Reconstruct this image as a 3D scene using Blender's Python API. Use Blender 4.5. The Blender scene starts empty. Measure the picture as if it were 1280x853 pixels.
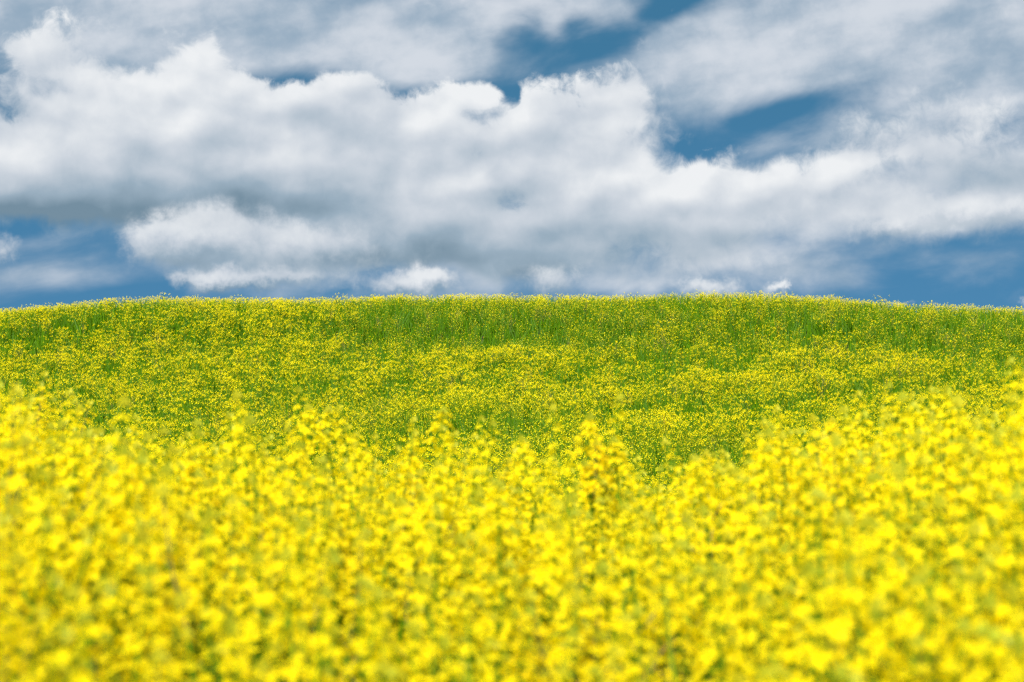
import bpy, math, random
import numpy as np
from mathutils import Vector, Matrix, Quaternion

scene = bpy.context.scene
COL = scene.collection
R = math.radians

# ------------------------------------------------------------------ camera
EYE = 1.75                      # the photographer's eye, metres above the front of the field
LENS = 70.0
FOC = LENS / 36.0 * 1280.0      # focal length in pixels of the photograph
HORIZON = 440.0                 # photograph row of the true horizon
cam_d = bpy.data.cameras.new('camera')
cam_d.lens = LENS; cam_d.sensor_width = 36.0
cam_d.clip_start = 0.05; cam_d.clip_end = 6000.0
cam_d.dof.use_dof = True
cam_d.dof.focus_distance = 44.0
cam_d.dof.aperture_fstop = 4.2
cam_d.dof.aperture_blades = 0
cam = bpy.data.objects.new('camera', cam_d); COL.objects.link(cam)
cam.location = (0, 0, EYE)
cam.rotation_euler = (R(90) + math.atan((HORIZON - 426.5) / FOC), 0, 0)
scene.camera = cam

# ------------------------------------------------------------------ sun, exposure
SUN_EL, SUN_AZ = 46.0, 200.0    # azimuth clockwise from +Y: behind the camera, a little to the left
sun_d = bpy.data.lights.new('sun', 'SUN')
sun_d.energy = 4.6; sun_d.angle = R(0.53); sun_d.color = (1.0, 0.965, 0.91)
sun = bpy.data.objects.new('sun', sun_d); COL.objects.link(sun)
sd = Vector((math.sin(R(SUN_AZ)) * math.cos(R(SUN_EL)), math.cos(R(SUN_AZ)) * math.cos(R(SUN_EL)), math.sin(R(SUN_EL))))
sun.rotation_euler = sd.to_track_quat('Z', 'Y').to_euler()
sun.location = (0, -10, 30)
vs = scene.view_settings
vs.view_transform = 'Standard'; vs.look = 'None'; vs.exposure = 0.45; vs.gamma = 1.0; vs.use_curve_mapping = False
scene.cycles.max_bounces = 6; scene.cycles.diffuse_bounces = 4; scene.cycles.transmission_bounces = 4
scene.cycles.transparent_max_bounces = 4
scene.cycles.use_denoising = True; scene.cycles.denoiser = 'OPENIMAGEDENOISE'
scene.cycles.denoising_input_passes = 'RGB_ALBEDO_NORMAL'; scene.cycles.denoising_prefilter = 'NONE'
scene.cycles.filter_width = 1.25
scene.cycles.sample_clamp_indirect = 4.0

# ------------------------------------------------------------------ world: sky and clouds
world = bpy.data.worlds.new('World'); scene.world = world; world.use_nodes = True
world.cycles.sampling_method = 'MANUAL'; world.cycles.sample_map_resolution = 512

class NT:
    """small helper that adds nodes and links to one node tree"""
    def __init__(s, tree): s.t = tree; s.n = tree.nodes; s.l = tree.links
    def put(s, sock, v):
        if isinstance(v, bpy.types.NodeSocket): s.l.new(v, sock)
        elif v is not None:
            try: sock.default_value = v
            except Exception: sock.default_value = (v, v, v)
    def math(s, op, a, b=None, c=None, clamp=False):
        m = s.n.new('ShaderNodeMath'); m.operation = op; m.use_clamp = clamp
        for i, v in enumerate((a, b, c)): s.put(m.inputs[i], v)
        return m.outputs[0]
    def vec(s, op, a, b=None, c=None):
        m = s.n.new('ShaderNodeVectorMath'); m.operation = op
        for i, v in enumerate((a, b, c)): s.put(m.inputs[i], v)
        return m.outputs['Value'] if op in ('DOT_PRODUCT', 'LENGTH') else m.outputs[0]
    def noise(s, v, scale, detail=4, rough=0.5, lac=2.0, out=0, dim='2D', dist=0.0):
        m = s.n.new('ShaderNodeTexNoise'); m.noise_dimensions = dim
        s.put(m.inputs['Vector'], v); m.inputs['Scale'].default_value = scale; m.inputs['Detail'].default_value = detail
        m.inputs['Roughness'].default_value = rough; m.inputs['Lacunarity'].default_value = lac; m.inputs['Distortion'].default_value = dist
        return m.outputs[out]
    def voronoi(s, v, scale, detail=2, rough=0.5, smooth=0.6):
        m = s.n.new('ShaderNodeTexVoronoi'); m.voronoi_dimensions = '2D'; m.feature = 'SMOOTH_F1'; m.normalize = False
        s.put(m.inputs['Vector'], v); m.inputs['Scale'].default_value = scale; m.inputs['Detail'].default_value = detail
        m.inputs['Roughness'].default_value = rough; m.inputs['Smoothness'].default_value = smooth
        return m.outputs['Distance']
    def smooth(s, v, a, b, lo=0.0, hi=1.0):
        m = s.n.new('ShaderNodeMapRange'); m.interpolation_type = 'SMOOTHSTEP'
        for i, x in enumerate((v, a, b, lo, hi)): s.put(m.inputs[i], x)
        return m.outputs[0]
    def mix(s, f, a, b):
        m = s.n.new('ShaderNodeMix'); m.data_type = 'RGBA'
        s.put(m.inputs[0], f); s.put(m.inputs[6], a); s.put(m.inputs[7], b)
        return m.outputs[2]
    def sep(s, v):
        m = s.n.new('ShaderNodeSeparateXYZ'); s.put(m.inputs[0], v); return m.outputs
    def comb(s, x, y, z=0.0):
        m = s.n.new('ShaderNodeCombineXYZ')
        for i, v in enumerate((x, y, z)): s.put(m.inputs[i], v)
        return m.outputs[0]

DEG = math.degrees(1.0 / FOC)    # degrees of sky per photograph pixel
def sky_blobs(h, p, blobs):
    """sum of soft ellipses laid out over the sky: (column, row, half width, half height, weight[, tilt deg])"""
    acc = 0.0
    for b in blobs:
        cx, cy, rx, ry, w = b[:5]
        tilt = R(b[5]) if len(b) > 5 else 0.0
        az, el = (cx - 640) * DEG, (HORIZON - cy) * DEG
        kx, ky = 1 / (rx * DEG), 1 / (ry * DEG)
        if tilt == 0.0:
            q = h.vec('MULTIPLY_ADD', p, (kx, ky, 0), (-az * kx, -el * ky, 0))
            r2 = h.vec('DOT_PRODUCT', q, q)
        else:
            c, s_ = math.cos(tilt), math.sin(tilt)
            d = h.vec('SUBTRACT', p, (az, el, 0))
            a1 = h.vec('DOT_PRODUCT', d, (c * kx, s_ * kx, 0)); a2 = h.vec('DOT_PRODUCT', d, (-s_ * ky, c * ky, 0))
            r2 = h.math('ADD', h.math('MULTIPLY', a1, a1), h.math('MULTIPLY', a2, a2))
        acc = h.math('MULTIPLY_ADD', h.math('POWER', 0.36788, r2), w, acc)
    return acc

CUMULUS = [
    # the left bank, from its high shoulder to the dome and on to the middle
    (20, 95, 110, 66, .8), (95, 75, 60, 36, .35), (60, 205, 170, 62, .9), (265, 108, 74, 58, .8), (180, 150, 110, 55, .6),
    (385, 165, 105, 66, .85), (440, 120, 60, 30, .3), (505, 168, 95, 66, .85), (590, 128, 46, 42, .7), (604, 148, 20, 12, -.5, 25), (632, 122, 14, 12, -.4),
    (330, 240, 190, 58, .85), (540, 255, 140, 62, .8), (20, 240, 110, 44, .6), (150, 258, 150, 26, .55), (780, 215, 60, 40, .3), (340, 300, 150, 40, .55), (500, 305, 140, 42, .75),
    # the bright middle tower and its foot
    (690, 178, 66, 74, .9), (668, 130, 38, 36, .3), (782, 140, 58, 66, .95), (740, 265, 110, 62, .8), (690, 325, 130, 34, .6), (850, 275, 100, 46, .7),
    (645, 245, 26, 40, -.36), (830, 212, 30, 12, -.3),
    # the right bank, rising and loosening to the right
    (945, 248, 90, 44, .7), (1030, 212, 80, 40, .6, 14), (925, 185, 46, 14, .4, 10), (868, 232, 50, 20, .3), (1120, 200, 100, 44, .6, 12), (1235, 205, 110, 60, .6), (1270, 140, 90, 40, .35, 10),
    (900, 318, 80, 34, .7), (1060, 268, 100, 26, .5), (1170, 270, 100, 26, .65), (1275, 255, 80, 34, .55),
    (1115, 215, 26, 12, -.3), (975, 178, 40, 10, -.25), (60, 350, 120, 22, -.5), (1150, 350, 170, 26, -.7),
]
LOW = [     # smaller nearer clouds that float in front of the banks' shaded feet
    (205, 303, 56, 30, .9), (262, 288, 64, 40, .9), (345, 305, 90, 36, .75), (440, 308, 110, 28, .5), (260, 352, 46, 14, .9), (340, 348, 80, 13, .75),
    (505, 356, 52, 18, .85), (545, 346, 40, 16, .75), (690, 352, 52, 24, .8), (885, 360, 44, 16, .9), (972, 358, 16, 9, .8, 30),
    (16, 314, 34, 20, .7), (1280, 381, 18, 11, 1.0), (1115, 381, 20, 5, .6), (1110, 285, 70, 18, .7, 8), (1250, 268, 60, 20, .75, 6), (1175, 262, 50, 24, .55),
]
BASES = [   # thick shaded undersides of the banks
    (125, 270, 190, 28, 1.15), (300, 240, 150, 36, .7), (330, 328, 120, 12, .65), (500, 312, 190, 34, .6),
    (420, 268, 110, 26, .4), (700, 325, 150, 34, .55), (1250, 220, 130, 34, .65), (880, 296, 110, 16, .4), (30, 140, 100, 46, .45),
    (960, 262, 120, 14, .25), (1060, 240, 120, 18, .3), (400, 150, 70, 50, .2), (600, 340, 260, 24, .3), (110, 125, 50, 26, -.2), (265, 75, 60, 30, -.2), (745, 120, 90, 34, -.2), (1000, 215, 90, 24, -.1), (1180, 255, 90, 14, -.25), (480, 215, 70, 40, .25), (620, 215, 40, 40, .25),
]
VEIL = [    # the higher, softer sheet
    (60, 25, 230, 70, 1.0), (250, 25, 200, 46, .8), (130, 80, 110, 40, .6), (420, 65, 230, 44, .85), (560, 78, 120, 30, .8), (720, 4, 90, 28, 1.0),
    (575, 20, 80, 26, .9), (690, 40, 18, 22, .4),
    (930, 75, 170, 50, .85, 8), (1090, 40, 200, 66, 1.0, 6), (1260, 40, 130, 80, 1.0), (1200, 125, 150, 40, .8, 12), (850, 75, 60, 50, .6, 20),
    (1030, 175, 150, 30, .5, 12), (890, 150, 70, 60, .45), (985, 140, 90, 15, -.4, 16), (655, 68, 60, 30, -.5, 8), (760, 62, 50, 16, -.35, 20), (838, 12, 44, 18, -.6, 25), (900, 190, 40, 16, -.3),
    (640, 345, 330, 40, .6), (250, 320, 250, 40, .35), (960, 330, 160, 40, .5), (90, 350, 90, 26, .35), (1180, 255, 220, 60, .6),
]

def build_sky():
    h = NT(world.node_tree); h.n.clear()
    tc = h.n.new('ShaderNodeTexCoord')
    d = tc.outputs['Generated']
    x, y, z = h.sep(d)
    az = h.math('MULTIPLY', h.math('ARCTAN2', x, y), 57.29578)
    el = h.math('MULTIPLY', h.math('ARCSINE', z), 57.29578)
    p = h.comb(az, el)
    # clear sky: the physical sky, looked up a little higher than the true direction so that the low sky stays deep blue
    sky = h.n.new('ShaderNodeTexSky'); sky.sky_type = 'NISHITA'; sky.sun_disc = False
    sky.sun_elevation = R(SUN_EL); sky.sun_rotation = R(SUN_AZ); sky.dust_density = 0.0; sky.ozone_density = 3.0; sky.air_density = 1.0
    lift = h.vec('NORMALIZE', h.vec('MULTIPLY_ADD', d, (1, 1, 1), (0, 0, 0.55)))
    h.l.new(lift, sky.inputs['Vector'])
    clear = h.vec('MULTIPLY', sky.outputs[0], h.mix(h.smooth(el, 1, 10), (0.54, 1.02, 1.0, 1), (0.46, 0.96, 0.90, 1)))      # the deeper blue of a polarising filter
    bg_sky = h.n.new('ShaderNodeBackground'); h.put(bg_sky.inputs[0], clear); bg_sky.inputs[1].default_value = 0.098

    # ---- the banks of cumulus, as one density group used twice (at the point, and a step towards the sun)
    def group(name, build):
        g = bpy.data.node_groups.new(name, 'ShaderNodeTree')
        g.interface.new_socket('Vector', in_out='INPUT', socket_type='NodeSocketVector')
        g.interface.new_socket('Density', in_out='OUTPUT', socket_type='NodeSocketFloat')
        gi = g.nodes.new('NodeGroupInput'); go = g.nodes.new('NodeGroupOutput')
        g.links.new(build(NT(g), gi.outputs[0]), go.inputs[0])
        def use(vec):
            m = h.n.new('ShaderNodeGroup'); m.node_tree = g; h.l.new(vec, m.inputs[0]); return m.outputs[0]
        return use
    def banks(k, q):
        w1 = k.noise(q, 0.5, 2, 0.5, out=1)
        qw = k.vec('MULTIPLY_ADD', k.vec('SUBTRACT', w1, (.5, .5, .5)), (1.3, 0.55, 0), q)
        return sky_blobs(k, qw, CUMULUS)
    def billows(k, q):
        q = k.vec('MULTIPLY', q, (0.72, 1.25, 1))            # wider than tall
        w2 = k.noise(q, 0.6, 3, 0.45, out=1)
        qv = k.vec('MULTIPLY_ADD', k.vec('SUBTRACT', w2, (.5, .5, .5)), (.8, .8, 0), q)
        v = k.voronoi(qv, 0.40, 2, 0.42, 0.7)
        n = k.noise(q, 0.34, 3, 0.45)
        return k.math('ADD', k.math('MULTIPLY', k.math('SUBTRACT', 0.45, v), 0.8), k.math('MULTIPLY', k.math('SUBTRACT', n, 0.5), 0.9))
    banks = group('cloud_banks', banks); billows = group('cloud_billows', billows)
    low = group('low_clouds', lambda k, q: sky_blobs(k, q, LOW))
    F0 = banks(p); N0 = billows(p)
    F1 = banks(h.vec('ADD', p, (-0.30, 0.60, 0)))
    N1 = billows(h.vec('ADD', p, (-0.34, 0.44, 0)))
    fine = h.math('SUBTRACT', h.noise(h.vec('MULTIPLY_ADD', h.noise(p, 1.2, 2, 0.5, out=1), (.5, .5, 0), p), 1.1, 8, 0.62), 0.5)
    dF = h.math('SUBTRACT', F0, F1); dN = h.math('SUBTRACT', N0, N1)
    H0 = h.math('MULTIPLY_ADD', fine, 0.75, h.math('ADD', F0, h.math('MULTIPLY', N0, 0.72)))
    relief = h.math('MULTIPLY_ADD', dF, 0.34, h.math('MULTIPLY', dN, 0.55))
    relief = h.math('MULTIPLY_ADD', fine, 0.22, relief)
    right = h.smooth(az, 4.5, 8.5, 0, 0.12)                 # the right bank is thinner and frays
    soft_w = h.math('ADD', right, h.smooth(dF, -0.12, 0.2, 0.36, 0.14))          # tops end crisply, undersides fray out
    alpha = h.smooth(H0, h.math('SUBTRACT', 0.48, soft_w), h.math('ADD', 0.48, soft_w))
    # low clouds
    pw = h.vec('MULTIPLY_ADD', h.vec('SUBTRACT', h.noise(p, 1.6, 4, 0.6, out=1), (.5, .5, .5)), (.9, .6, 0), p)
    L0 = low(pw); L1 = low(h.vec('ADD', pw, (-0.1, 0.34, 0)))
    HL = h.math('MULTIPLY_ADD', fine, 0.7, h.math('MULTIPLY_ADD', N0, 0.35, L0))
    la = h.math('MULTIPLY', h.smooth(HL, 0.15, 0.90), 0.90)
    ll = h.math('MULTIPLY_ADD', h.math('SUBTRACT', L0, L1), 0.62, h.math('MULTIPLY_ADD', dN, 0.35, h.math('MULTIPLY_ADD', fine, 0.3, 0.56)), clamp=True)
    base = sky_blobs(h, p, BASES)
    soft = h.noise(p, 0.35, 3, 0.5)
    lit = h.math('ADD', relief, 0.76)
    lit = h.math('SUBTRACT', lit, h.math('MULTIPLY', base, 0.52))
    lit = h.math('MULTIPLY_ADD', h.math('SUBTRACT', soft, 0.5), 0.35, lit, clamp=True)
    ramp = h.n.new('ShaderNodeValToRGB'); h.put(ramp.inputs[0], lit)
    e = ramp.color_ramp.elements
    e[0].position = 0.0; e[0].color = (.13, .20, .26, 1)
    e[1].position = 1.0; e[1].color = (.63, .645, .66, 1)
    a = e.new(0.35); a.color = (.24, .315, .385, 1)
    a = e.new(0.70); a.color = (.44, .48, .53, 1)
    bg_cu = h.n.new('ShaderNodeBackground'); h.l.new(ramp.outputs[0], bg_cu.inputs[0])
    # ---- the high veil
    c, s_ = math.cos(R(9)), math.sin(R(9))
    pv = h.comb(h.math('MULTIPLY', h.vec('DOT_PRODUCT', p, (c, s_, 0)), 0.5), h.vec('DOT_PRODUCT', p, (-s_, c, 0)))
    nv = h.noise(pv, 0.5, 7, 0.5, dist=0.25)
    V = h.math('ADD', sky_blobs(h, p, VEIL), h.math('MULTIPLY', h.math('SUBTRACT', nv, 0.5), 1.5))
    va = h.math('MULTIPLY', h.smooth(V, 0.1, 0.95), 0.93)
    nv2 = h.noise(pv, 0.6, 5, 0.48)
    vcol = h.mix(h.smooth(h.math('MULTIPLY_ADD', fine, 0.25, nv2), 0.25, 0.75), (.23, .31, .395, 1), (.51, .54, .585, 1))
    bg_v = h.n.new('ShaderNodeBackground'); h.put(bg_v.inputs[0], vcol)
    m1 = h.n.new('ShaderNodeMixShader'); h.put(m1.inputs[0], va); h.l.new(bg_sky.outputs[0], m1.inputs[1]); h.l.new(bg_v.outputs[0], m1.inputs[2])
    m2 = h.n.new('ShaderNodeMixShader'); h.put(m2.inputs[0], alpha); h.l.new(m1.outputs[0], m2.inputs[1]); h.l.new(bg_cu.outputs[0], m2.inputs[2])
    # ---- dome away from that bank, out of view: broken cloud brightened to add fill light
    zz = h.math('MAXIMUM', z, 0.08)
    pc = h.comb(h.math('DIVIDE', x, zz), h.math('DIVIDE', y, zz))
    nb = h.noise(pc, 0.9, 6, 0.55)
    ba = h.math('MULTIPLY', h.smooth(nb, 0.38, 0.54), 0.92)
    bg_fill = h.n.new('ShaderNodeBackground'); bg_fill.inputs[0].default_value = (1.15, 1.16, 1.18, 1)
    lramp = h.n.new('ShaderNodeValToRGB'); h.put(lramp.inputs[0], ll)
    for i in range(2): lramp.color_ramp.elements[i].position = e[0 if i == 0 else -1].position; lramp.color_ramp.elements[i].color = e[0 if i == 0 else -1].color
    for q in (e[1], e[2]):
        lramp.color_ramp.elements.new(q.position).color = q.color
    bg_l = h.n.new('ShaderNodeBackground'); h.l.new(lramp.outputs[0], bg_l.inputs[0])
    m2b = h.n.new('ShaderNodeMixShader'); h.put(m2b.inputs[0], la); h.l.new(m2.outputs[0], m2b.inputs[1]); h.l.new(bg_l.outputs[0], m2b.inputs[2]); m2 = m2b
    m3 = h.n.new('ShaderNodeMixShader'); h.put(m3.inputs[0], ba); h.l.new(bg_sky.outputs[0], m3.inputs[1]); h.l.new(bg_fill.outputs[0], m3.inputs[2])
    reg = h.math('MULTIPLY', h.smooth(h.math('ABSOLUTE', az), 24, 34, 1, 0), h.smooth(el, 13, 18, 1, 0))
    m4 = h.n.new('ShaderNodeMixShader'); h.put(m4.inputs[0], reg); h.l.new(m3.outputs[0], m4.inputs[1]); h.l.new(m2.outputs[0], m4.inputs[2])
    out = h.n.new('ShaderNodeOutputWorld'); h.l.new(m4.outputs[0], out.inputs[0])
build_sky()

# ------------------------------------------------------------------ materials
def plant_mat(name, stops, trans, trans_tint=(1, 1, 1), rough=0.5, gloss=0.25, patch=None):
    """thin plant tissue: diffuse and translucent, hue varied from plant to plant"""
    m = bpy.data.materials.new(name); m.use_nodes = True
    h = NT(m.node_tree); h.n.clear()
    at = h.n.new('ShaderNodeAttribute'); at.attribute_name = 'tint'
    oi = h.n.new('ShaderNodeObjectInfo')
    v = h.math('FRACT', h.math('ADD', at.outputs['Fac'], oi.outputs['Random']))
    ramp = h.n.new('ShaderNodeValToRGB'); h.put(ramp.inputs[0], v)
    e = ramp.color_ramp.elements
    e[0].position = stops[0][0]; e[0].color = (*stops[0][1], 1)
    e[1].position = stops[-1][0]; e[1].color = (*stops[-1][1], 1)
    for p, c in stops[1:-1]:
        q = e.new(p); q.color = (*c, 1)
    c = ramp.outputs[0]
    tc = h.n.new('ShaderNodeTexCoord')
    n = h.noise(tc.outputs['Object'], 60.0, 2, 0.5, dim='3D')
    c = h.vec('MULTIPLY', c, h.comb(*[h.math('MULTIPLY_ADD', n, 0.4, 0.8)] * 3))
    d = h.n.new('ShaderNodeBsdfPrincipled'); h.put(d.inputs['Base Color'], c)
    d.inputs['Roughness'].default_value = rough; d.inputs['Specular IOR Level'].default_value = gloss
    t = h.n.new('ShaderNodeBsdfTranslucent'); h.put(t.inputs[0], h.vec('MULTIPLY', c, trans_tint))
    mx = h.n.new('ShaderNodeMixShader'); mx.inputs[0].default_value = trans
    h.l.new(d.outputs[0], mx.inputs[1]); h.l.new(t.outputs[0], mx.inputs[2])
    o = h.n.new('ShaderNodeOutputMaterial'); h.l.new(mx.outputs[0], o.inputs[0])
    return m
PETAL, STEM, LEAF, POD, BUD = range(5)
MATS = [
    plant_mat('rapeseed_petal', [(0, (.96, .77, .002)), (.5, (.97, .82, .003)), (1, (.96, .74, .002))], .5, (1.0, 1.0, .6), .6, .1),
    plant_mat('rapeseed_stem', [(0, (.11, .23, .008)), (.5, (.17, .31, .010)), (.9, (.20, .32, .02)), (1, (.24, .22, .07))], .30, rough=.6, gloss=.05),
    plant_mat('rapeseed_leaf', [(0, (.085, .20, .003)), (.7, (.13, .27, .005)), (1, (.11, .23, .04))], .45, (1.5, 1.4, .3), .6, .04),
    plant_mat('rapeseed_pod', [(0, (.16, .30, .01)), (.75, (.26, .36, .02)), (.88, (.36, .28, .09)), (1, (.32, .22, .10))], .3, rough=.6, gloss=.05),
    plant_mat('rapeseed_bud', [(0, (.42, .46, .02)), (1, (.60, .56, .02))], .3, rough=.55),
]

# ------------------------------------------------------------------ mesh helper: quads only
class MB:
    def __init__(s): s.v = []; s.f = []; s.m = []
    def quad(s, a, b, c, d, mat):
        i = len(s.v); s.v += [tuple(a), tuple(b), tuple(c), tuple(d)]; s.f.append((i, i + 1, i + 2, i + 3)); s.m.append(mat)
    def tube(s, pts, rad, n, mat):
        rings = []
        for i, p in enumerate(pts):
            t = (pts[min(i + 1, len(pts) - 1)] - pts[max(i - 1, 0)]).normalized()
            a = t.cross(Vector((0.31, 0.94, 0.12))).normalized(); b = t.cross(a)
            k = len(s.v); rings.append(k)
            for j in range(n):
                w = 2 * math.pi * j / n
                s.v.append(tuple(p + (a * math.cos(w) + b * math.sin(w)) * rad[i]))
        for i in range(len(pts) - 1):
            for j in range(n):
                j2 = (j + 1) % n
                s.f.append((rings[i] + j, rings[i] + j2, rings[i + 1] + j2, rings[i + 1] + j)); s.m.append(mat)
    def arrays(s):
        return np.array(s.v, np.float32).reshape(-1, 3), np.array(s.f, np.int32).reshape(-1, 4), np.array(s.m, np.int32)

def to_mesh(name, V, F, M, tint=None, smooth=False):
    me = bpy.data.meshes.new(name)
    me.vertices.add(len(V)); me.vertices.foreach_set('co', np.ascontiguousarray(V, np.float32).ravel())
    me.loops.add(len(F) * 4); me.loops.foreach_set('vertex_index', np.ascontiguousarray(F, np.int32).ravel())
    me.polygons.add(len(F)); me.polygons.foreach_set('loop_start', np.arange(0, len(F) * 4, 4, dtype=np.int32))
    used = sorted(set(int(x) for x in np.unique(M)))
    remap = np.zeros(8, np.int32)
    for i, u in enumerate(used): me.materials.append(MATS[u]); remap[u] = i
    me.polygons.foreach_set('material_index', remap[M])
    if smooth: me.polygons.foreach_set('use_smooth', np.ones(len(F), bool))
    if tint is not None:
        a = me.attributes.new('tint', 'FLOAT', 'POINT'); a.data.foreach_set('value', np.ascontiguousarray(tint, np.float32))
    me.update(calc_edges=True)
    return me

# ------------------------------------------------------------------ the plant: stem, side shoots, leaves, pods and flower heads
def perp(d, ang):
    a = d.cross(Vector((0.2, 0.1, 0.97))) if abs(d.z) < 0.95 else d.cross(Vector((1, 0.1, 0)))
    a.normalize(); b = d.cross(a).normalized()
    return a * math.cos(ang) + b * math.sin(ang)

def flower(mb, c, n, size, rng, lod):
    n = n.normalized(); w0 = rng.uniform(0, 6.28)
    if lod >= 2:
        u = perp(n, w0) * size; v = n.cross(u)
        mb.quad(c - u, c - v + n * size * .3, c + u, c + v + n * size * .3, PETAL); return
    for k in range(4):
        w = w0 + k * math.pi / 2 + rng.uniform(-.15, .15)
        r = perp(n, w); t = n.cross(r)
        L = size * rng.uniform(.85, 1.1); W = size * .42; lift = rng.uniform(.1, .45) * size
        b = c + r * L * .12
        m = c + r * L * .65 + n * lift; e = c + r * L + n * lift * .75
        if lod == 1:
            mb.quad(b, m - t * W + n * .1 * lift, e, m + t * W, PETAL)
        else:
            mb.quad(b - t * W * .2, b + t * W * .2, m + t * W, m - t * W, PETAL)
            mb.quad(m - t * W, m + t * W, e + t * W * .55 - n * .1 * size, e - t * W * .55 - n * .1 * size, PETAL)
    if lod == 0:   # stamens and pistil
        t = perp(n, w0) * size * .16; u = n.cross(t)
        mb.quad(c + t, c + u, c + n * size * .55 - t * .3, c + n * size * .5 + t * .4, BUD)
        mb.quad(c - t, c - u, c + n * size * .5 + u * .3, c + n * size * .55 - u * .3, BUD)

def raceme(mb, o, d, length, n_fl, size, rng, lod):
    """flower head along axis d from o: open flowers in a dome under a tight knot of buds"""
    d = d.normalized()
    side = perp(d, rng.uniform(0, 6.28))
    axis = lambda t: o + d * length * t + side * length * .06 * math.sin(t * 2.2)
    if lod < 2:
        mb.tube([axis(0), axis(.5), axis(1)], [.0022, .0018, .0010], 3, STEM)
    g = 2.399
    for i in range(n_fl):
        t = (i + .5) / n_fl
        a = g * i + rng.uniform(-.3, .3)
        base = axis(.08 + .80 * t)
        r = perp(d, a)
        out = (r * (1 - .45 * t) + d * (.35 + .5 * t)).normalized()
        pl = (.032 - .016 * t) * rng.uniform(.8, 1.2)
        c = base + out * pl
        if lod == 0:
            q = d.cross(out).normalized() * .0009
            mb.quad(base - q, base + q, c + q, c - q, STEM)
        flower(mb, c, (out + d * .25 + Vector((0, 0, .3))), size * (1.08 - .28 * t), rng, lod)
    nb = (14, 6, 1)[lod]
    for i in range(nb):
        a = g * i; t = i / max(nb, 1)
        c = axis(1.0) + perp(d, a) * .008 * (1 - t) + d * (.004 + .010 * t)
        s_ = (.0030, .004, .008)[lod]
        x = perp(d, a) * s_; y = d.cross(x)
        mb.quad(c - x, c + d * s_ * 1.8 + y * .4, c + x, c - d * s_ * 1.2 - y * .4, BUD)
        if lod == 0: mb.quad(c - y, c + d * s_ * 1.8, c + y, c - d * s_ * 1.2, BUD)

def leaf(mb, o, out, L, W, rng, lod):
    up = Vector((0, 0, 1)); t = out.cross(up).normalized()
    n = (5, 3, 2)[lod]; droop = rng.uniform(.25, .9); rise = rng.uniform(.2, .8)
    rows = []
    for i in range(n + 1):
        s_ = i / n
        p = o + out * L * s_ + up * (rise * L * s_ - droop * L * s_ * s_)
        w = W * (math.sin(math.pi * min(1, .12 + .88 * s_)) ** .8) * (1 if s_ < .98 else .05)
        k = up * w * .35
        wav = up * rng.uniform(-.1, .1) * W
        rows.append((p - t * w + k + wav, p, p + t * w + k - wav))
    for a, b in zip(rows, rows[1:]):
        mb.quad(a[0], a[1], b[1], b[0], LEAF); mb.quad(a[1], a[2], b[2], b[1], LEAF)

def pods(mb, o, d, length, n, rng, lod):
    for i in range(n):
        t = (i + rng.random()) / n; a = 2.399 * i + rng.uniform(-.4, .4)
        p = o + d * length * t; r = perp(d, a)
        o1 = p + (r * .9 + d * .35) * .014
        L = rng.uniform(.03, .055)
        e = o1 + (r * .65 + d * .75).normalized() * L
        q = d.cross(r).normalized() * (.0014 if lod < 2 else .002)
        if lod == 0:
            mb.quad(p - q * .4, p + q * .4, o1 + q * .5, o1 - q * .5, STEM)
            mb.tube([o1, o1.lerp(e, .5), e], [.0010, .0019, .0005], 3, POD)
        else:
            mb.quad(p, o1 + q, e, o1 - q, POD)

def plant_spec(seed, bloom, bushy=False):
    """bloom: 1 full flower, 0 nearly over"""
    rng = random.Random(seed)
    H = 1.0
    lean = Vector((rng.uniform(-.10, .10), rng.uniform(-.10, .10), 0))
    def main(t): return Vector((lean.x * t * t + .012 * math.sin(7 * t + seed), lean.y * t * t + .012 * math.cos(6 * t + seed), H * t))
    sp = {'rng': random.Random(seed + 77), 'main': [main(t) for t in (0, .2, .4, .55, .7, .82, .92)], 'shoots': [], 'tips': [], 'leaves': [], 'bloom': bloom}
    d = (main(.92) - main(.82)).normalized()
    sp['tips'].append((main(.92), d, 1.0))
    nb = rng.randint(11, 16) if bushy else rng.randint(4, 6); a0 = rng.uniform(0, 6.28)
    for i in range(nb):
        t0 = .50 + .36 * i / nb + rng.uniform(-.02, .02)
        a = a0 + 2.399 * i + rng.uniform(-.3, .3)
        p0 = main(t0); r = Vector((math.cos(a), math.sin(a), 0))
        top = rng.uniform(.66, .96) if bushy else rng.uniform(.80, .94) - .05 * (1 - i / nb)
        if bushy: t0 = min(t0, top - .12)
        reach = (top - t0) * rng.uniform(.35, .62) * (1.25 if bushy else 1)
        p3 = Vector((p0.x, p0.y, 0)) + r * reach + Vector((0, 0, H * top))
        p1 = p0 + r * reach * .45 + Vector((0, 0, (p3.z - p0.z) * .28)); p2 = p0.lerp(p3, .7) + r * reach * .12
        sp['shoots'].append([p0, p1, p2, p3])
        sp['tips'].append((p3, (p3 - p2).normalized() + Vector((0, 0, .35)), rng.uniform(.65, .95)))
        if not bushy: sp['leaves'].append((p0, r, rng.uniform(.06, .11), rng.uniform(.010, .018)))
    for i in range(rng.randint(4, 7)):
        t = rng.uniform(.12, .6); a = rng.uniform(0, 6.28)
        sp['leaves'].append((main(t), Vector((math.cos(a), math.sin(a), 0)), rng.uniform(.12, .22) * (1.15 - .5 * t), rng.uniform(.02, .04)))
    return sp

def head_params(sp, size, lod):
    b = sp['bloom']
    n = int(round((8 + 9 * size) * (.25 + .75 * b)))
    if lod == 2: return .055 * (.6 + .4 * size), max(1, int(round(6.2 * (.2 + .8 * b) * size))), .0125
    return .15 * (.6 + .4 * size) * (.6 + .4 * b), n, .0112 * (.85 + .2 * size)

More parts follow.
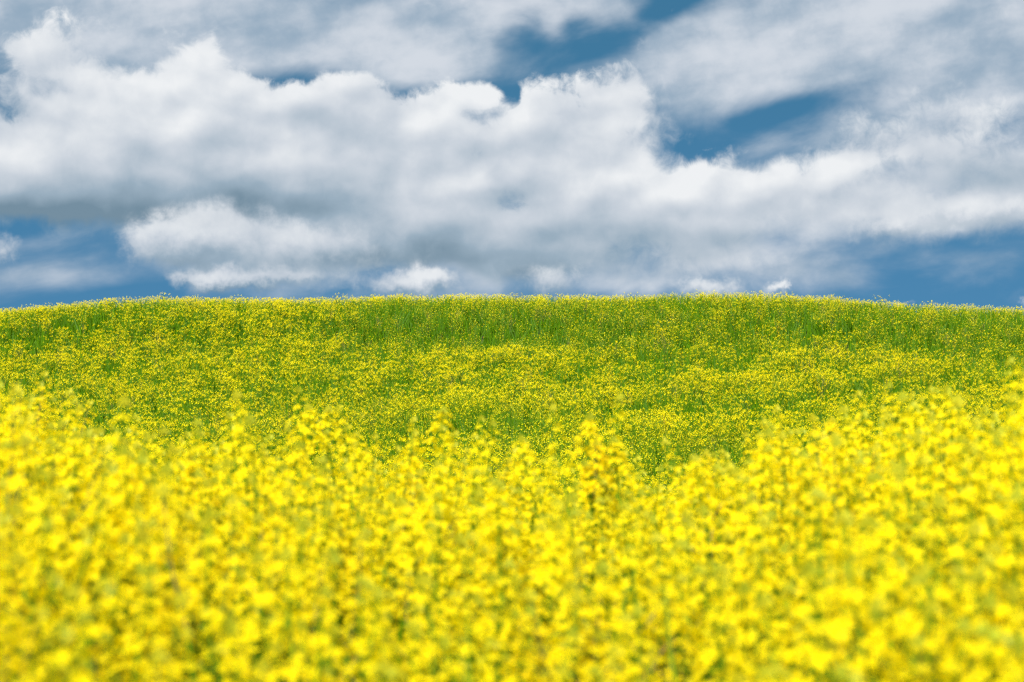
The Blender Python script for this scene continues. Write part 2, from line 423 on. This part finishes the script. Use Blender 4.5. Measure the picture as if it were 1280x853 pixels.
def stem_mb(sp, lod):
    mb = MB(); k = (5, 3, 3)[lod]
    fat = (1, 1, 1.25)[lod]
    pts = sp['main'] if lod < 2 else sp['main'][::3]
    mb.tube(pts, [(.0065 - .0040 * i / (len(pts) - 1)) * fat for i in range(len(pts))], k, STEM)
    for s in sp['shoots']:
        q = s if lod < 2 else [s[0], s[1], s[3]]
        mb.tube(q, [(.0036 - .0016 * i / (len(q) - 1)) * fat for i in range(len(q))], k, STEM)
    return mb
def foliage_mb(sp, lod):
    mb = MB()
    for o, r, L, W in sp['leaves']: leaf(mb, o, r, L, W, sp['rng'], lod)
    return mb
def pods_mb(sp, lod):
    mb = MB()
    for (p, d, s) in sp['tips']:
        d = d.normalized(); n = int((5 + 5 * s) * (1.6 - sp['bloom']) * (1, .8, .3)[lod])
        L = .13 * (1.7 - sp['bloom'])
        pods(mb, p - d * L, d, L, n, sp['rng'], lod)
    return mb
def whole(sp, lod):
    mb = MB()
    for part in (stem_mb, foliage_mb, pods_mb):
        q = part(sp, lod); k = len(mb.v)
        mb.v += q.v; mb.f += [tuple(i + k for i in f) for f in q.f]; mb.m += q.m
    for (p, d, s) in sp['tips']:
        L, n, z = head_params(sp, s, lod)
        raceme(mb, p, d, L, n, z, sp['rng'], lod)
    return mb.arrays()

# ------------------------------------------------------------------ the ground: a near brow, a shallow dip, then the bank up to the crest
PROFILE = [(-3000, -40), (-60, -.6), (-10, 0), (0, 0), (6.2, 0.0), (7.8, -.18), (9.4, -.50), (11, -.85), (15, -1.55), (20, -1.85), (25, -1.55), (30, -1.15),
           (36, -.80), (42, -.20), (47, .46), (51, 1.08), (53, 1.40), (54.8, 2.14), (57, 2.58), (60, 2.60), (64, 1.9), (75, .0), (110, -6), (220, -22), (600, -40), (3000, -60)]
_pd, _pz = np.array([p[0] for p in PROFILE], float), np.array([p[1] for p in PROFILE], float)
def ground(x, y):
    x = np.asarray(x, float); y = np.asarray(y, float)
    yy = np.clip(y, -3000, 3000)
    z = sum(np.interp(yy + o, _pd, _pz) for o in (-.9, -.45, 0, .45, .9)) / 5
    hill = np.clip((y - 24) / 26, 0, 1)
    z = z - hill * .0018 * np.clip(np.abs(x - .3), 0, 40) ** 2                 # the crest bends down to either side
    z = z + hill * .06 * (np.sin(x * .34 + y * .2) + .7 * np.sin(x * .7 - y * .4 + 1))
    near = np.clip((y - 1.5) / 4, 0, 1) * np.clip((11 - y) / 4, 0, 1)
    s = x / np.maximum(y, 2.5)                                                # brow a little higher to the left and right
    z = z + near * (.10 * np.clip((np.abs(x + .1) - .5) / 1.2, 0, 1) - .04)
    return z

def grid_axis(lo, hi, dense_lo, dense_hi, step):
    a = list(np.arange(dense_lo, dense_hi + 1e-6, step))
    r, s_ = [], step
    v = dense_hi
    while v < hi: s_ *= 1.35; v = min(hi, v + s_); r.append(v)
    l, s_ = [], step; v = dense_lo
    while v > lo: s_ *= 1.35; v = max(lo, v - s_); l.append(v)
    return np.array(l[::-1] + a + r)
gx = grid_axis(-2500, 2500, -26, 26, .5); gy = grid_axis(-2500, 2500, -2, 70, .4)
GX, GY = np.meshgrid(gx, gy)
GZ = ground(GX, GY)
V = np.stack([GX, GY, GZ], -1).reshape(-1, 3)
nx, ny = len(gx), len(gy)
ii = (np.arange(ny - 1)[:, None] * nx + np.arange(nx - 1)[None]).ravel()
F = np.stack([ii, ii + 1, ii + nx + 1, ii + nx], 1)
soil = bpy.data.materials.new('field_soil'); soil.use_nodes = True
h = NT(soil.node_tree); bs = h.n['Principled BSDF']
tc = h.n.new('ShaderNodeTexCoord')
n1 = h.noise(tc.outputs['Object'], 1.2, 6, .6, dim='3D'); n2 = h.noise(tc.outputs['Object'], 14, 5, .65, dim='3D')
h.put(bs.inputs['Base Color'], h.mix(h.smooth(n1, .4, .6), h.mix(n2, (.07, .045, .022, 1), (.13, .09, .045, 1)), h.mix(n2, (.03, .07, .01, 1), (.07, .13, .02, 1))))
bs.inputs['Roughness'].default_value = .95
bp = h.n.new('ShaderNodeBump'); bp.inputs['Strength'].default_value = .6; bp.inputs['Distance'].default_value = .03
h.l.new(n2, bp.inputs['Height']); h.l.new(bp.outputs[0], bs.inputs['Normal'])
MATS.append(soil)
g_ob = bpy.data.objects.new('ground', to_mesh('ground', V, F, np.full(len(F), 5, np.int32), smooth=True)); COL.objects.link(g_ob)
g_ob['kind'] = 'structure'; g_ob['label'] = 'field ground of earth and low green growth rising to a hill crest'; g_ob['category'] = 'ground'

# ------------------------------------------------------------------ helpers for placing
def at(px, py, dist):
    """the point that stands dist metres ahead and is seen at (px, py) in the photograph"""
    return Vector(((px - 640) / FOC * dist, dist, EYE + (HORIZON - py) / FOC * dist))

_rs = np.random.RandomState(4)
_ph = _rs.uniform(0, 6.28, (6, 2)); _fr = _rs.uniform(.5, 1.0, (6, 2)) * np.sign(_rs.uniform(-1, 1, (6, 2)))
def patchy(x, y, scale):
    """smooth value about 0..1 that wanders over the field"""
    v = 0
    for k in range(6):
        v = v + np.sin(x / scale * _fr[k, 0] * 2.2 + _ph[k, 0] + 1.3 * np.sin(y / scale * _fr[k, 1] + _ph[k, 1])) * np.cos(y / scale * _fr[k, 1] * 2.0 + _ph[k, 1])
    return np.clip(.5 + v * .22, 0, 1)

def scatter(name, label, cat, xs, ys, hs, var, variants, seed, sink=.02, tint=None):
    """many plants as one mesh: each a turned, tilted and scaled copy of one of the variants"""
    rs = np.random.RandomState(seed)
    Vs, Fs, Ms, Ts, off = [], [], [], [], 0
    zs = ground(xs, ys) - sink
    for k, (V, F, M) in enumerate(variants):
        idx = np.nonzero(var == k)[0]
        if not len(idx): continue
        n = len(idx)
        a = rs.uniform(0, 2 * np.pi, n); sc = hs[idx] * rs.uniform(.95, 1.05, n)
        wid = sc * rs.uniform(.85, 1.2, n)
        c, s_ = np.cos(a), np.sin(a)
        P = np.empty((n, len(V), 3), np.float32)
        P[..., 0] = (c[:, None] * V[None, :, 0] - s_[:, None] * V[None, :, 1]) * wid[:, None]
        P[..., 1] = (s_[:, None] * V[None, :, 0] + c[:, None] * V[None, :, 1]) * wid[:, None]
        P[..., 2] = V[None, :, 2] * sc[:, None]
        P[..., 0] += P[..., 2] * rs.normal(0, .07, n)[:, None] + xs[idx][:, None]
        P[..., 1] += P[..., 2] * rs.normal(0, .07, n)[:, None] + ys[idx][:, None]
        P[..., 2] += zs[idx][:, None]
        Vs.append(P.reshape(-1, 3))
        Fs.append((F[None] + (np.arange(n) * len(V))[:, None, None] + off).reshape(-1, 4).astype(np.int32))
        Ms.append(np.tile(M, n)); Ts.append(np.repeat(rs.uniform(0, 1, n) if tint is None else tint[idx], len(V)))
        off += n * len(V)
    me = to_mesh(name, np.concatenate(Vs), np.concatenate(Fs), np.concatenate(Ms), np.concatenate(Ts))
    o = bpy.data.objects.new(name, me); COL.objects.link(o)
    o['kind'] = 'stuff'; o['label'] = label; o['category'] = cat
    return o

def wedge(n, y0, y1, seed, margin=1.25, extra=.8):
    """n random points, even over the ground, inside the view and some way beyond its sides"""
    rs = np.random.RandomState(seed)
    y = rs.uniform(y0, y1, n * 3); half = .257 * y * margin + extra
    keep = rs.uniform(0, 1, n * 3) < half / half.max()
    y, half = y[keep][:n], half[keep][:n]
    return rs.uniform(-1, 1, len(y)) * half, y

# ------------------------------------------------------------------ the front of the field: 300 single plants
NEAR = [plant_spec(100 + k, 1.0 if k % 5 else .8) for k in range(12)]
def part(name, me, parent=None, loc=(0, 0, 0), rot=None, s=1.0):
    o = bpy.data.objects.new(name, me); COL.objects.link(o); o.parent = parent; o.location = loc
    if rot is not None: o.rotation_mode = 'QUATERNION'; o.rotation_quaternion = rot
    o.scale = (s, s, s)
    return o
HEADS = []
for k in range(10):
    mb = MB(); rr = random.Random(500 + k)
    raceme(mb, Vector((0, 0, 0)), Vector((0, 0, 1)), .155, 11 + k % 5, .0116, rr, 0)
    HEADS.append(to_mesh('flower_head', *mb.arrays()))
FULL = []     # fuller heads, for the plants that stand out
for k in range(6):
    mb = MB(); rr = random.Random(560 + k)
    raceme(mb, Vector((0, 0, 0)), Vector((0, 0, 1)), .10, 18 + k, .0125, rr, 0)
    FULL.append(to_mesh('flower_head', *mb.arrays()))
GROUP = 'rapeseed plants blooming in the front of the field'
PLAIN = 'yellow rapeseed plant in bloom, crowded among its like in the blurred front of the field'
def make_plant(sp, k):
    root = bpy.data.objects.new('rapeseed_plant', None); COL.objects.link(root); root.empty_display_size = .1
    part('stem', STEMS[k], root); part('foliage', FOLIAGE[k], root)
    rr = random.Random(k)
    for (p, d, s) in sp['tips']:
        q = d.normalized().to_track_quat('Z', 'Y') @ Quaternion((0, 0, 1), rr.uniform(0, 6.28))
        part('flower_head', HEADS[rr.randrange(10)], root, p, q, (.6 + .4 * s) * 1.12)
    return root
def stem_and_pods(sp):
    mb = stem_mb(sp, 0); q = pods_mb(sp, 0); k = len(mb.v)
    mb.v += q.v; mb.f += [tuple(i + k for i in f) for f in q.f]; mb.m += q.m
    return mb.arrays()
STEMS = [to_mesh('stem', *stem_and_pods(sp), smooth=True) for sp in NEAR]
FOLIAGE = [to_mesh('foliage', *foliage_mb(sp, 0).arrays()) for sp in NEAR]
PROTO = [make_plant(sp, k) for k, sp in enumerate(NEAR)]
PARTS = [list(r.children) for r in PROTO]
fresh = [True] * len(PROTO)
TOP = [max((p + d.normalized() * (.19 * (.6 + .4 * s))).z for p, d, s in sp['tips']) for sp in NEAR]
def place_plant(k, x, y, height, rz, label=PLAIN, tilt=(0, 0), plump=1.0):
    height = height / TOP[k]; plump = max(plump, .9)
    if fresh[k] and label == PLAIN: r = PROTO[k]; fresh[k] = False
    else:
        r = PROTO[k].copy(); COL.objects.link(r)
        for ch in PARTS[k]:
            c = ch.copy(); COL.objects.link(c); c.parent = r
            if label != PLAIN and ch.name.startswith('flower_head'): c.data = FULL[rng.randrange(6)] if rng.random() < .7 else c.data
    r.location = (x, y, float(ground(x, y)) - .01)
    r.rotation_euler = (tilt[0], tilt[1], rz)
    r.scale = (height * plump, height * plump, height)
    r['label'] = label; r['category'] = 'plant'; r['group'] = GROUP
    return r

# plants whose heads stand clear of the rest, against the hill: seen column, row of the top, distance, what singles each out
TALL = [
    (62, 508, 5.2, 'tall rapeseed plant with soft yellow head against the hill, at the left edge'),
    (132, 506, 4.4, 'tallest blurred rapeseed plant of the left quarter, big soft yellow head'),
    (205, 512, 4.1, 'broad soft-headed rapeseed plant just right of the tallest one on the left'),
    (345, 500, 5.6, 'slender rapeseed plant with small soft head left of the middle, against the hill'),
    (382, 530, 4.3, 'wide yellow rapeseed plant with large blurred heads left of the middle'),
    (430, 482, 7.6, 'thin rapeseed plant reaching highest left of the middle, loose yellow head'),
    (530, 488, 7.4, 'thin rapeseed plant with loose stacked flowers just left of the centre'),
    (590, 545, 5.4, 'rapeseed plant with single pointed head at the left of the green gap'),
    (655, 560, 4.2, 'large soft rapeseed head at the near side of the green gap in the centre'),
    (748, 490, 6.4, 'lone slender rapeseed plant with beaded flowers right of the centre, standing over the gap'),
    (805, 522, 6.4, 'rapeseed plant with small double head between the lone slender one and the right clump'),
    (895, 503, 5.4, 'rapeseed plant with bushy top standing clear right of the centre'),
    (1000, 497, 7.2, 'thin rapeseed plant with little round heads in the right third, against the hill'),
    (1018, 524, 4.4, 'rapeseed plant with one big blurred head low in the right third'),
    (1125, 502, 5.0, 'rapeseed plant with leaning thick yellow head in the right third'),
    (1228, 508, 5.6, 'rapeseed plant with soft head near the right edge, left of the tallest there'),
    (1268, 474, 5.8, 'tallest rapeseed plant at the right edge, loose head against the hill'),
]
rng = random.Random(11)
for i, (px, py, dist, lab) in enumerate(TALL):
    p = at(px, py - 14, dist)
    hgt = (p.z - float(ground(p.x, p.y))) / 1.0
    place_plant(i % 12, p.x, p.y, hgt, rng.uniform(0, 6.28), lab, (rng.uniform(-.03, .03), rng.uniform(-.03, .03)), 1.0)

def canopy(x, y):
    """usual height of the front plants; towards the brow they are shorter, most of all in the middle gap"""
    s = x / np.maximum(y, .5) * FOC + 640
    lim = np.interp(s, [-200, 0, 120, 300, 430, 555, 620, 690, 755, 850, 1000, 1150, 1280, 1500], [436, 444, 462, 480, 496, 532, 610, 665, 600, 512, 490, 468, 436, 434])
    lump = .07 * np.sin(3.1 * x + 1.7 * y + .6) * np.cos(2.3 * y - 1.1 * x) + .06 * np.sin(6.7 * x - 2.2 * y + 2) * np.sin(5.1 * y + 1.3 * x)
    return np.minimum(1.46 + .07 * np.clip((np.abs(s - 690) - 220) / 300, 0, 1) + lump, EYE - (lim - HORIZON) / FOC * y - ground(x, y) + .4 * lump)
N_NEAR = 300 - len(TALL)
Y_NEAR = 6.5
# spaced points: best of several candidates
rs = np.random.RandomState(23)
pts = []
while len(pts) < N_NEAR:
    best, bd = None, -1
    for _ in range(10):
        y = math.sqrt(rs.uniform(2.3 ** 2, Y_NEAR ** 2))
        x = rs.uniform(-1, 1) * (.257 * y + .10)
        if y < 4.6 and math.sin(5.2 * x + 2.1 * y + 1) * math.cos(4.1 * y - 2.4 * x) < -.6: continue     # small open places
        dd = min([(x - q[0]) ** 2 + (y - q[1]) ** 2 for q in pts[-400:]] or [9])
        if dd > bd: best, bd = (x, y), dd
    if best: pts.append(best)
for i, (x, y) in enumerate(pts):
    hgt = float(canopy(x, y)) * rng.uniform(.88, 1.02) - max(0, 3.0 - y) * .2
    place_plant(rng.randrange(12), x, y, hgt, rng.uniform(0, 6.28), PLAIN, (rng.uniform(-.06, .06), rng.uniform(-.06, .06)), rng.uniform(.9, 1.15))

# ------------------------------------------------------------------ the rest of the near field, to the brow and down into the dip
MIDV = [whole(plant_spec(200 + k, 1.0), 1) for k in range(8)]
x, y = wedge(520, Y_NEAR - .1, 9.4, 31, 1.2, .6)
xs_, ys_ = x, y
hs = canopy(x, y) * np.random.RandomState(5).uniform(.88, 1.02, len(x))
scatter('rapeseed_field', 'mass of yellow rapeseed in bloom behind the front plants, up to the brow', 'crop', x, y, hs, np.random.RandomState(6).randint(0, 8, len(x)), MIDV, 32)
# sides of the near field, beyond the edges of the view
rs = np.random.RandomState(8)
y = rs.uniform(2.0, 6.5, 320); sgn = np.sign(rs.uniform(-1, 1, 320)); x = sgn * (.257 * y + .12 + rs.uniform(0, 1.1, 320))
scatter('rapeseed_field_edge', 'yellow rapeseed in bloom beyond the sides of the front plants', 'crop', x, y, canopy(x, y) * rs.uniform(.88, 1.05, 320), rs.randint(0, 8, 320), MIDV, 33)

# ------------------------------------------------------------------ the dip and the hill
FARV = [whole(plant_spec(300 + k, (1.0, 1.0, .9, .8, .6, .45, .25, .1)[k // 2], True), 2) for k in range(16)]
def hill_plants(n, y0, y1, seed, dens):
    x, y = wedge(n, y0, y1, seed, 1.15, 1.2)
    rs = np.random.RandomState(seed + 1)
    bloom = .91 + 1.0 * (patchy(x, y, 4.2) - .5) + .45 * (patchy(x + 7, y * 1.3, 1.3) - .5)
    band = lambda a, b, c, d: np.interp(y, [a, b, c, d], [0, 1, 1, 0])
    bloom = bloom - .26 * np.clip((y - 56) / 1.5, 0, 1)
    bloom = bloom - .95 * band(50.5, 51.8, 55.6, 57.2) * np.clip((x + 7) / 4, .25, 1)          # green band under the crest
    bloom = bloom - .62 * band(26, 30, 37, 42) * np.clip((x + 3.5) / 3, 0, 1)              # thin, nearly over, at the foot
    bloom = bloom + .22 * np.clip((-x - 2.4) / 4, 0, 1)
    bloom = bloom + .30 * band(41, 43.5, 49, 50.8)
    lvl = np.clip((1 - bloom) * 8 + rs.normal(0, 1.2, len(x)), 0, 7.99).astype(int)
    keep = rs.uniform(0, 1, len(x)) < dens(x, y)
    var = np.minimum(15, lvl * 2 + rs.randint(0, 2, len(x)))
    hs = rs.uniform(.70, 1.02, len(x)) * (.94 + .16 * patchy(x + 3, y, 1.9))
    dry = np.clip(.10 + .90 * band(24, 29, 38, 44) * np.clip((x + 4.5) / 3, 0, 1) * (.4 + 1.1 * patchy(x, y + 9, 2.0)), 0, 1)   # how many have turned
    tint = np.where(rs.uniform(0, 1, len(x)) < dry * .8, rs.uniform(.86, 1, len(x)), rs.uniform(0, .86, len(x)))
    hs = np.where(y > 54.5, .78 + .25 * (hs - .5), hs)
    hs = hs * np.where(rs.uniform(0, 1, len(x)) < .02, 1.1, 1)
    return x[keep], y[keep], hs[keep], var[keep], tint[keep]
x, y, hs, var, tint = hill_plants(17500, 11, 62, 41, lambda x, y: (.36 + .9 * patchy(x - 5, y, 2.2)) * np.clip((y - 6) / 18, .3, 1))
scatter('hillside_rapeseed', 'rapeseed covering the rising hillside, yellow in bloom with greener bands', 'crop', x, y, hs, var, FARV, 42, tint=tint)

# green undergrowth between the plants of the hill
def blades(name, label, n, y0, y1, seed, hts=(.3, .9), wide=1.0):
    rs = np.random.RandomState(seed)
    x, y = wedge(n, y0, y1, seed, 1.15, 1.0); n = len(x)
    if y1 > 20:                                     # sparser where the crop is thin at the foot of the slope
        k = rs.uniform(0, 1, n) > .75 * np.interp(y, [24, 29, 38, 44], [0, 1, 1, 0]) * np.clip((x + 4.5) / 3, 0, 1)
        x, y = x[k], y[k]; n = len(x)
    hgt = rs.uniform(*hts, n); w = rs.uniform(.004, .010, n) * (1 + y / 60) * wide; a = rs.uniform(0, 6.28, n); b = rs.uniform(0, 6.28, n)
    z = ground(x, y) - .02
    P = np.zeros((n, 6, 3), np.float32)
    lean = rs.uniform(.05, .45, n) * hgt
    for k, (t, ww, l) in enumerate(((0, .7, 0), (.6, 1.0, .35), (1, .12, 1))):
        for j, sg in enumerate((-1, 1)):
            P[:, k * 2 + j, 0] = x + np.cos(a) * w * ww * sg + np.cos(b) * lean * l
            P[:, k * 2 + j, 1] = y + np.sin(a) * w * ww * sg + np.sin(b) * lean * l
            P[:, k * 2 + j, 2] = z + hgt * t
    F = np.array([(0, 1, 3, 2), (2, 3, 5, 4)])
    F = (F[None] + (np.arange(n) * 6)[:, None, None]).reshape(-1, 4)
    me = to_mesh(name, P.reshape(-1, 3), F, np.full(len(F), LEAF, np.int32), np.repeat(rs.uniform(0, .7, n), 6))
    o = bpy.data.objects.new(name, me); COL.objects.link(o); o['kind'] = 'stuff'; o['label'] = label; o['category'] = 'grass'
blades('grass', 'green grass and weeds growing between the rapeseed of the hillside', 190000, 10, 61, 51)
blades('green_undergrowth', 'green grass and weeds low among the front rapeseed plants', 26000, 1.9, 10.5, 52, (.6, 1.2), 1.9)
